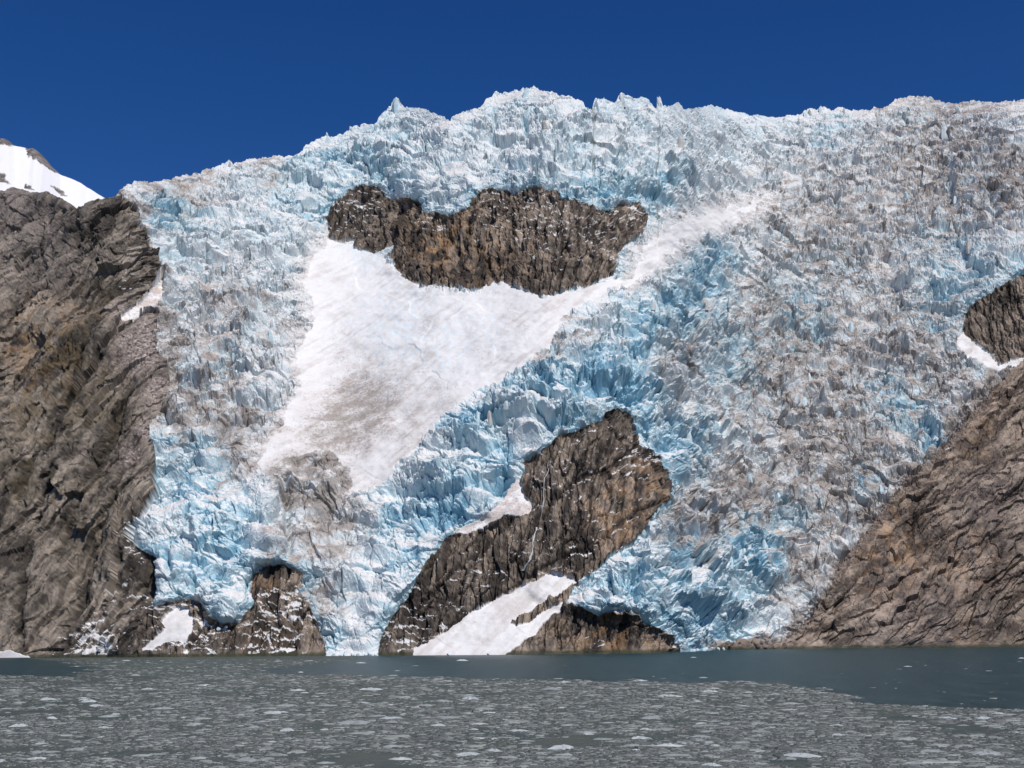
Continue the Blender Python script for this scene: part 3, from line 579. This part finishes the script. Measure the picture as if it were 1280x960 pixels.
# keep lines straight: X proportional to distance in front of the boat
OPEN = [(300,838),(360,834),(430,826),(470,818),(1400,800),(1400,892),(1270,887),(1180,884),(1090,879),(1062,869),(1050,862),(950,853),(800,850),(600,848),(460,845),(350,841)]
OPEN2 = [(-100,818),(40,822),(90,829),(130,838),(100,845),(-100,845)]
def wpoly(p): return [tuple(float(t) for t in on_water(np.array(float(u)), np.array(float(max(v, 806.5))))) for u, v in p]
OP1, OP2 = wpoly(OPEN), wpoly(OPEN2)
def project(Xw, Yw, Zw):
    d = np.stack([Xw, Yw, Zw-HC], -1) @ Rn
    return 640+F*d[..., 0]/(-d[..., 2]), 480-F*d[..., 1]/(-d[..., 2])
def slush(Xw, Yw):
    wX_ = Xw+5*fbm(Xw/24, Yw/24, 501, 3)*np.clip(Yw/250, .3, 2); wY_ = Yw+14*fbm(Xw/30, Yw/40, 502, 3)*np.clip(Yw/250, .3, 2)
    return ~(insd(OP1, wX_, wY_) | insd(OP2, wX_, wY_)) & (Yw < 900)
wm = slush(WX, WYY).astype(np.float32)
m, nt, b = new_mat('fjord_water'); N_ = nt.nodes; L = nt.links
at = N_.new('ShaderNodeAttribute'); at.attribute_name = 'slush'
tc = N_.new('ShaderNodeTexCoord')
def noise(scale, detail, sx=1, sy=1, rough_=.6):
    mp = N_.new('ShaderNodeMapping'); mp.inputs['Scale'].default_value = (sx, sy, 1); L.new(tc.outputs['Object'], mp.inputs['Vector'])
    n = N_.new('ShaderNodeTexNoise'); n.inputs['Scale'].default_value = scale; n.inputs['Detail'].default_value = detail; n.inputs['Roughness'].default_value = rough_
    L.new(mp.outputs['Vector'], n.inputs['Vector']); return n
nA = noise(.55, 6, 1, .55, .62); nB = noise(.06, 4); nC = noise(.35, 6, .6, 1, .75)
add = N_.new('ShaderNodeMath'); add.operation = 'MULTIPLY_ADD'; L.new(nB.outputs['Fac'], add.inputs[0]); add.inputs[1].default_value = .9; L.new(nA.outputs['Fac'], add.inputs[2])
mr = N_.new('ShaderNodeMapRange'); mr.inputs[1].default_value = .60; mr.inputs[2].default_value = 1.0; L.new(add.outputs[0], mr.inputs[0])
mu = N_.new('ShaderNodeMath'); mu.operation = 'MULTIPLY'; L.new(mr.outputs[0], mu.inputs[0]); L.new(at.outputs['Fac'], mu.inputs[1])
mx = N_.new('ShaderNodeMix'); mx.data_type = 'RGBA'; L.new(mu.outputs[0], mx.inputs[0])
nD = noise(.22, 5, 1, .16, .7); wr = N_.new('ShaderNodeMix'); wr.data_type = 'RGBA'; wm_ = N_.new('ShaderNodeMapRange'); wm_.inputs[1].default_value = .35; wm_.inputs[2].default_value = .65; L.new(nD.outputs['Fac'], wm_.inputs[0]); L.new(wm_.outputs[0], wr.inputs[0]); wr.inputs[6].default_value = (.008, .030, .038, 1); wr.inputs[7].default_value = (.030, .068, .078, 1); L.new(wr.outputs[2], mx.inputs[6]); mx.inputs[7].default_value = (.098, .112, .098, 1)
L.new(mx.outputs[2], b.inputs['Base Color'])
mr2 = N_.new('ShaderNodeMapRange'); mr2.inputs[3].default_value = .3; mr2.inputs[4].default_value = .55; L.new(mu.outputs[0], mr2.inputs[0]); L.new(mr2.outputs[0], b.inputs['Roughness'])
bp = N_.new('ShaderNodeBump'); bp.inputs['Distance'].default_value = 1.1; bp.inputs['Strength'].default_value = 1
L.new(nC.outputs['Fac'], bp.inputs['Height']); L.new(bp.outputs['Normal'], b.inputs['Normal'])
b.inputs['IOR'].default_value = 1.33; b.inputs['Specular IOR Level'].default_value = .12
m_water = m
me = mesh_np('water', np.stack([WX, WYY, WX*0], -1).reshape(-1, 3), grid_faces(*WX.shape)[:, ::-1], m_water, None, True)
a = me.attributes.new('slush', 'FLOAT', 'POINT'); a.data.foreach_set('value', wm.ravel())
tag(link('water', me), 'dark teal fjord water, partly grey with slushy ice', 'water', kind='structure')
# ground under everything, below the water
gv_ = np.array([(-30000, -8000, -30), (30000, -8000, -30), (30000, 30000, -30), (-30000, 30000, -30)], float)
me = mesh_np('seabed', gv_, np.array([[0, 1, 2, 3]]), flatmat('silt', (.2, .18, .16), .9), None, False)
tag(link('seabed', me), 'silty seabed far under the fjord water', 'seabed', kind='structure')

# ------------------------------------------------------------------ brash ice: one mass of fragments too many to count
m_brash = terrain_mat('wet_brash_ice', .5, .15, 1.5, .05)
m_floe = flatmat('wet_floe_ice', (.30, .325, .32), .45, .3, .25, .8, .15)
m_floew = flatmat('white_floe_ice', (.44, .475, .475), .5, .3, .2, .8, .15)
NB = 80000
bu = rs.rand(NB*2)*1420-70; q = rs.rand(NB*2)
bv = 824+(q**1.0)*150
bX, bY = on_water(bu, bv)
ok = slush(bX, bY) | (rs.rand(len(bX)) < .006)
ok &= (fbm(bX/9, bY/14, 511, 3)+.6*fbm(bX/45, bY/80, 515, 3)+.8*rs.rand(len(bX))) > .05
rad_cap = 1.0
bX, bY = bX[ok][:NB], bY[ok][:NB]; NB = len(bX)
rad = np.exp(rs.randn(NB)*.65)*.135*np.clip(bY/150, .75, 2.2); rad = np.minimum(rad, rad_cap*(.5+.5*rs.rand(NB)))
k6 = np.arange(6)*np.pi/3
an = k6[None]+rs.rand(NB, 1)*6.28; rr = rad[:, None]*(.65+.6*rs.rand(NB, 6))
ex = 1.0+rs.rand(NB, 1)*1.2
x6 = bX[:, None]+np.cos(an)*rr*ex; y6 = bY[:, None]+np.sin(an)*rr
zt = (.03+.22*rad*rs.rand(NB))[:, None]*(.6+.8*rs.rand(NB, 6))
bot = np.stack([x6, y6, np.full_like(x6, -.05)], -1)
top = np.stack([bX[:, None]+(x6-bX[:, None])*.75, bY[:, None]+(y6-bY[:, None])*.75, zt], -1)
vv = np.concatenate([bot, top], 1)   # NB,12,3
base = (np.arange(NB)*12)[:, None, None]
side = np.array([[i, (i+1) % 6, 6+(i+1) % 6, 6+i] for i in range(6)]); cap = np.array([[6, 7, 8, 9], [6, 9, 10, 11]])
fa_ = (base+np.concatenate([side, cap])[None]).reshape(-1, 4)
bc = (.085+.26*rs.rand(NB)**2.6)[:, None]*np.array([[.93, 1.0, .95]]); bc = np.repeat(bc, 12, 0)
me = mesh_np('brash_ice', vv.reshape(-1, 3), fa_, m_brash, bc, False)
tag(link('brash_ice', me), 'grey carpet of small brash ice fragments covering most of the bay', 'brash ice', kind='stuff')

# ------------------------------------------------------------------ ice floes one can count
def floe_mesh(seed, mat, h=.25):
    r_ = np.random.RandomState(seed); n = 14; rings = [(1, -.06), (1.0, .03), (.82, .4), (.5, .8), (.2, 1.0)]
    out = .7+.45*r_.rand(n); v = []
    bump = r_.rand(len(rings), n)
    for j, (s, z) in enumerate(rings):
        for i in range(n):
            a_ = 2*np.pi*i/n; rr_ = out[i]*s*(1+.12*(bump[j, i]-.5)); v.append((math.cos(a_)*rr_, math.sin(a_)*rr_*.75, z*h*(.55+.9*bump[j, i] if j > 1 else 1)))
    v.append((0, 0, h*(.7+.5*r_.rand())))
    f = []
    for j in range(len(rings)-1):
        for i in range(n): f.append((j*n+i, j*n+(i+1) % n, (j+1)*n+(i+1) % n, (j+1)*n+i))
    me = bpy.data.meshes.new('ice_floe')
    l = (len(rings)-1)*n; c = len(v)-1
    fs = f+[(l+i, l+(i+1) % n, c) for i in range(n)]
    me.from_pydata(v, [], fs); me.materials.append(mat); me.update(); return me
fg = [floe_mesh(s, m_floe, .16+.05*(s % 3)) for s in range(9)]; fw = [floe_mesh(50+s, m_floew, .22+.07*(s % 3)) for s in range(6)]
BIG = [(257,857,20,'w','long flat white ice floe left of centre just beyond the open water edge'),
 (105,873,15,'w','white ice floe floating in front of the left cliff'),
 (65,899,12,'t','tall little lump of ice near the left side of the bay'),
 (14,901,20,'g','grey white floe at the far left edge of the bay'),
 (202,886,26,'g','broad grey slushy floe left of centre'),
 (370,941,24,'g','rounded grey floe close to the boat left of centre'),
 (502,949,30,'w','wide white floe closest to the boat left of centre'),
 (452,829,14,'w','white floe alone in the dark water before the middle ice tongue'),
 (578,826,14,'w','white floe in dark water before the long slanting snow field'),
 (835,871,34,'w','longest white floe right of centre amid the brash'),
 (887,865,22,'w','bright oval floe just right of the longest one'),
 (872,877,11,'w','small very bright floe below the bright oval one'),
 (730,916,36,'g','big pale grey floe in the middle of the brash'),
 (1242,908,26,'g','pale floe with raised back near the right edge'),
 (1232,943,46,'g','very long low pale floe near the lower right corner'),
 (845,945,42,'g','flat grey white floe close to the boat right of centre'),
 (1247,892,16,'w','white humped floe at the edge of the dark water on the right'),
 (890,957,26,'w','white floe nearly under the boat right of centre'),
 (1160,951,30,'g','grey floe left of the very long low one'),
 (867,822,8,'w','tiny white floe in dark water before the right ice tongue'),
 (1277,823,8,'w','tiny white floe in dark water below the brown slope at the edge'),
 (410,882,30,'g','wide grey floe in the middle left brash field'),
 (985,880,26,'g','greyish floe right of the bright ones near the dark water'),
 (690,862,22,'g','pale floe at the middle edge of the brash'),
 (800,851,18,'w','white floe lying on the far border of the brash')]
for i, (u, v, w, k_, lab) in enumerate(BIG):
    x, y = on_water(float(u), float(v)); s = w/2*y/F*1.05
    o = link('ice_floe', (fw[i % 6] if k_ in 'wt' else fg[i % 9]), loc=(x, y, 0))
    zz = s*(1.1 if k_ == 't' else .55); o.scale = (s, s*1.1, min(max(zz, .5), 1.6)); o.rotation_euler = (0, 0, random.uniform(-.4, .4)+(math.pi if i % 2 else 0))
    tag(o, lab, 'ice floe', 'ice floes drifting in the bay')
n_ = 0; placed = []
while n_ < 270:
    u = random.uniform(-5, 1285); v = 826+130*random.random()**1.15
    x, y = on_water(u, v)
    if not bool(slush(np.array([x]), np.array([y]))[0]) and random.random() > .10: continue
    w = random.lognormvariate(0, .4)*(9+.13*(v-826)); 
    if any(abs(u-a_) < (w+c_)*.5 and abs(v-b_) < 2.2 for a_, b_, c_ in placed): continue
    placed.append((u, v, w)); s = w/2*y/F
    o = link('ice_floe', random.choice(fw) if random.random() < .28 else random.choice(fg), loc=(x, y, 0))
    o.scale = (s, s*random.uniform(.7, 1.3), min(max(s*.5, .3), 1.4)); o.rotation_euler = (0, 0, random.uniform(0, 6.28))
    tag(o, 'small low ice floe among the other drifting floes of the brash', 'ice floe', 'small ice floes scattered in the brash')
    n_ += 1

# ------------------------------------------------------------------ helpers to stand things on the finished surface
def surf(u, v):
    i = int(round((u-us[0])/STEP)); i = min(max(i, 0), nu-1)
    j = int(round((v-vt[i])/(vb[i]-vt[i])*(NV-1))); j = min(max(j, 0), NV-1)
    return Vector(P[j, i]), Vector(GN[j, i])

# ------------------------------------------------------------------ seracs: towers of ice standing out of the icefall (parts of the glacier)
def serac_mesh(seed):
    r_ = np.random.RandomState(900+seed); n = 7; rings = [(.95, -.5), (1, 0), (.85, .45), (.62, .8), (.3, 1.0)]
    out = .65+.6*r_.rand(n); v = []; lean = (r_.rand(2)-.5)*.5
    for j, (s, z) in enumerate(rings):
        for i in range(n):
            a_ = 2*np.pi*i/n; k_ = s*out[i]*(1+.25*(r_.rand()-.5)); v.append((math.cos(a_)*k_*.5+lean[0]*z, math.sin(a_)*k_*.5+lean[1]*z, z*(1+.22*(r_.rand()-.5)*(j > 1))))
    v.append((lean[0], lean[1], 1.08)); f = []
    for j in range(4):
        for i in range(n): f.append((j*n+i, j*n+(i+1) % n, (j+1)*n+(i+1) % n, (j+1)*n+i))
    f += [(4*n+i, 4*n+(i+1) % n, len(v)-1) for i in range(n)]
    me = bpy.data.meshes.new('serac'); me.from_pydata(v, [], f)
    a_ = me.attributes.new('col', 'FLOAT_COLOR', 'POINT'); pal = [(.62, .68, .70), (.50, .64, .70), (.5, .49, .47), (.55, .66, .70)]
    c0 = np.array(pal[seed % 4]); cc = np.ones((len(v), 4), np.float32)
    cc[:, :3] = np.clip(c0*(.85+.3*r_.rand(len(v), 1)), 0, .85); a_.data.foreach_set('color', cc.ravel())
    me.materials.append(m_ice); me.update(); return me
sm = [serac_mesh(s) for s in range(12)]
spots = [(824.5,131,5,14),(495,136,10,16),(1013,143,6,10),(1026,141,6,10),(1056,141,5,9),(408,176,7,10),(286,208,4,7),(747,134,7,13),(778,128,9,14),(655,122,10,14)]
zones = [(660,150,90,25),(480,190,60,25),(860,370,45,50),(780,430,60,40),(700,480,60,25),(930,690,50,30),(1040,160,60,15),(1160,150,60,25),(1190,250,60,50),(300,430,60,60),(1000,420,90,80),(1080,560,80,60),(900,560,50,50),(900,200,50,30),(260,330,50,40),(590,520,40,20)]
while len(spots) < 96:
    z_ = random.choice(zones); u = random.gauss(z_[0], z_[2]*.6); v = random.gauss(z_[1], z_[3]*.6)
    if not (155 < u < 1270): continue
    i = int((u-us[0])/STEP)
    if v < vt[i]+8: continue
    j = int((v-vt[i])/(vb[i]-vt[i])*(NV-1))
    if not (0 < j < NV and isice[j, i]): continue
    w = random.uniform(5, 9); spots.append((u, v, w, w*random.uniform(1.1, 1.9)))
for i, (u, v, w, h) in enumerate(spots):
    p, n = surf(u, v); s = p.y/F
    o = link('serac', sm[i % 12], glacier); o.location = p-glacier.location+Vector((0, 1.0, -h*s*.15)); o.scale = (w*s, w*s*1.1, h*s); o.rotation_euler = (random.uniform(-.12, .12), random.uniform(-.15, .15), random.uniform(0, 6.28))

# ------------------------------------------------------------------ waterfall down the great outcrop
WF = [(688,588),(684,598),(680,612),(680,628),(677,640),(675,652),(672,668),(668,682),(664,695),(659,705),(656,714)]
m_fall = flatmat('falling_water', (.42, .44, .45), .4, .4, .2, .6, .05)
vs, fs = [], []
pts = [surf(u, v)[0]+surf(u, v)[1]*1.6 for u, v in WF]
fine = []
for a_, b_ in zip(pts, pts[1:]):
    for k_ in range(4): fine.append(a_.lerp(b_, k_/4))
fine.append(pts[-1])
for i, p in enumerate(fine):
    w = (.35+.7*i/len(fine))*random.uniform(.6, 1.3); jx = random.uniform(-.4, .4)
    for dx, dy in ((-w, .8), (-w*.4, -.5), (w*.3, -.4), (w, .8)): vs.append((p.x+dx+jx, p.y+dy, p.z))
for i in range(len(fine)-1):
    for k_ in range(4): fs.append((i*4+k_, i*4+(k_+1) % 4, (i+1)*4+(k_+1) % 4, (i+1)*4+k_))
me = bpy.data.meshes.new('waterfall'); o0 = fine[-1]; me.from_pydata([tuple(Vector(q_)-o0) for q_ in vs], [], fs); me.materials.append(m_fall)
tag(link('waterfall', me, loc=o0), 'thin white waterfall trickling down the great slanting rock outcrop', 'waterfall')

# ------------------------------------------------------------------ shrubs on the left cliff
m_leaf = flatmat('shrub_leaves', (.035, .055, .02), .8, .2, .5, 2.0, .05)
def shrub_mesh(seed):
    r_ = random.Random(seed); v = []; f = []
    for k_ in range(150):
        a_ = r_.uniform(0, 6.28); rr_ = math.sqrt(r_.random()); hx = math.cos(a_)*rr_*(1.3 if seed % 2 else 1); hz = abs(math.sin(a_))*rr_*.55+.1*r_.random(); hy = r_.uniform(-.5, .5)
        d = [Vector((r_.uniform(-1, 1), r_.uniform(-1, 1), r_.uniform(-1, 1))).normalized()*.17 for _ in range(4)]
        b0 = len(v); c = Vector((hx, hy, hz)); v += [tuple(c+x_) for x_ in d]; f.append((b0, b0+1, b0+2)); f.append((b0, b0+2, b0+3))
    me = bpy.data.meshes.new('shrub'); me.from_pydata(v, [], f); me.materials.append(m_leaf); return me
shm = [shrub_mesh(s) for s in range(5)]
SH = [(76,318,6),(80,321,5),(70,315,4),(10,330,4),(18,328,4),(28,388,5),(35,385,4),(22,392,4),(15,396,4),(45,380,4),(50,357,3),(33,360,3),(24,366,3),(8,400,4),(20,405,4),(5,415,3),(42,395,3),(50,402,3),(14,437,5),(22,440,3),(3,436,5),(27,432,3),(58,384,3),(65,370,3),(60,350,3),(8,475,3),(17,499,4),(5,515,4),(6,558,6),(12,561,4),(3,553,4),(45,562,3),(55,568,4),(35,590,3),(25,594,3),(48,585,3),(112,306,4),(118,300,3),(2,340,3),(40,345,3),(1183,630,3),(1240,692,3),(1245,705,3),(1215,720,3),(1262,636,3)]
for i, (u, v, w) in enumerate(SH):
    p, n = surf(u, v); s = w*p.y/F*.75
    o = link('shrub', shm[i % 5], loc=p+n*.3); o.scale = (s*random.uniform(1, 1.6), s, s*random.uniform(.7, 1.1)); o.rotation_euler = (0, random.uniform(-.5, .1), random.uniform(-.6, .6))
    if u < 300: tag(o, 'small dark green shrub clinging to a ledge of the left cliff', 'shrub', 'shrubs on the left cliff')
    else: tag(o, 'small dark shrub in a crack of the brown right hand slope', 'shrub', 'shrubs on the right slope')

# ------------------------------------------------------------------ boulders on the hill's icy margin and shore
m_bould = flatmat('boulder_stone', (.22, .17, .14), .85, .25, .4, .5, .3)
def boulder_mesh(seed):
    import bmesh
    bm = bmesh.new(); bmesh.ops.create_icosphere(bm, subdivisions=2, radius=.5)
    r_ = random.Random(seed); pl_ = [(Vector((r_.uniform(-1, 1), r_.uniform(-1, 1), r_.uniform(-1, 1))).normalized(), r_.uniform(.26, .42)) for _ in range(9)]
    for q_ in bm.verts:
        for n_v, d_ in pl_:
            t_ = q_.co.dot(n_v)
            if t_ > d_: q_.co -= n_v*(t_-d_)
    me = bpy.data.meshes.new('boulder'); bm.to_mesh(me); bm.free(); me.materials.append(m_bould); return me
bms = [boulder_mesh(s) for s in range(6)]
BO = [(910,807,8),(918,803,14),(930,801,17),(944,805,13),(955,808,9),(968,808,8),(980,806,9),(992,803,8),(985,796,7),(1000,790,7),(1008,783,7),(1020,767,6),(1030,752,6),(1040,735,6),(1048,716,6),(1062,700,6),(1074,680,6),(1085,668,6),(1098,648,5),(1180,560,5),(1165,575,5),(1200,535,5),(1235,745,5),(1225,755,5),(1245,738,5),(1215,762,5),(1255,730,5)]
for i, (u, v, w) in enumerate(BO):
    p, n = surf(u, v); s = w*p.y/F
    o = link('boulder', bms[i % 6], loc=p); o.scale = (s*1.2, s, s*.8); o.rotation_euler = (random.uniform(0, 6), random.uniform(0, 6), random.uniform(0, 6))
    lab = 'brown boulder at the waterline between the right ice tongue and the slope' if i < 8 else 'brown boulder lying where the ice meets the right hand slope' if i < 22 else 'pale boulder in the rubble streak low on the right hand slope'
    tag(o, lab, 'boulder', ['shore boulders by the right ice tongue', 'boulders along the icy margin of the slope', 'boulders in the rubble streak'][0 if i < 8 else 1 if i < 22 else 2])

m_blk = flatmat('fallen_ice', (.55, .66, .70), .5, .3, .25, .4, .3)
ibm = [boulder_mesh(60+s_) for s_ in range(5)]
for q_ in ibm: q_.name = 'ice_block'; q_.materials.clear(); q_.materials.append(m_blk)
for i, (u, v, w) in enumerate([(418,819,7),(426,820,5),(433,819,9),(441,820,6),(448,819,7),(457,820,5),(463,819,8),(470,821,5),(866,813,8),(873,815,6),(881,812,10),(890,811,8),(897,812,6),(903,813,5),(276,786,6),(284,784,5),(560,820,5),(610,820,4)]):
    p, n = surf(u, min(v, 816 if u < 700 else 808)); s_ = w*p.y/F
    o = link('ice_block', ibm[i % 5], loc=(p.x, p.y-3, max(p.z, .3) if i in (14, 15) else .5)); o.scale = (s_*1.2, s_, s_*.8); o.rotation_euler = (random.uniform(0, 6), random.uniform(0, 6), random.uniform(0, 6))
    tag(o, 'fallen ice block at the water below the grey streaked middle tongue' if i < 8 else 'fallen ice block at the water below the blue right tongue' if i < 14 else 'ice block lodged on the rock under the left tongue' if i < 16 else 'ice lump at the foot of the long slanting snow field', 'ice block',
        ['fallen ice blocks below the middle tongue', 'fallen ice blocks below the right tongue', 'ice blocks on the rock under the left tongue', 'ice lumps at the snow field foot'][0 if i < 8 else 1 if i < 14 else 2 if i < 16 else 3])

# ------------------------------------------------------------------ light
SUN_EL = math.radians(53); SUN_AZ = math.radians(149)     # clockwise from +Y: behind the viewer, to the right
w = bpy.data.worlds.new('World'); sc.world = w; w.use_nodes = True; nt = w.node_tree
bg = nt.nodes['Background']; sky = nt.nodes.new('ShaderNodeTexSky'); sky.sky_type = 'NISHITA'; sky.sun_disc = False
sky.sun_elevation = SUN_EL; sky.sun_rotation = SUN_AZ; sky.altitude = 2500; sky.air_density = 1.0; sky.dust_density = 0.0; sky.ozone_density = 3.0
hs = nt.nodes.new('ShaderNodeHueSaturation'); hs.inputs['Saturation'].default_value = 1.33; hs.inputs['Hue'].default_value = .514
nt.links.new(sky.outputs[0], hs.inputs['Color']); nt.links.new(hs.outputs[0], bg.inputs['Color']); bg.inputs['Strength'].default_value = .073
sd = bpy.data.lights.new('sun', 'SUN'); sd.energy = 3.6; sd.angle = math.radians(.5); sd.color = (1, .95, .88)
so = bpy.data.objects.new('sun', sd); C.objects.link(so)
ds = Vector((math.sin(SUN_AZ)*math.cos(SUN_EL), math.cos(SUN_AZ)*math.cos(SUN_EL), math.sin(SUN_EL)))
so.rotation_euler = ds.to_track_quat('Z', 'Y').to_euler(); so.location = ds*3000
sc.view_settings.view_transform = 'Standard'; sc.view_settings.look = 'None'; sc.view_settings.gamma = 1; sc.view_settings.exposure = .14
sc.view_settings.use_curve_mapping = False
sc.cycles.max_bounces = 4; sc.cycles.diffuse_bounces = 3; sc.cycles.glossy_bounces = 2
print('script', time.time()-T0)
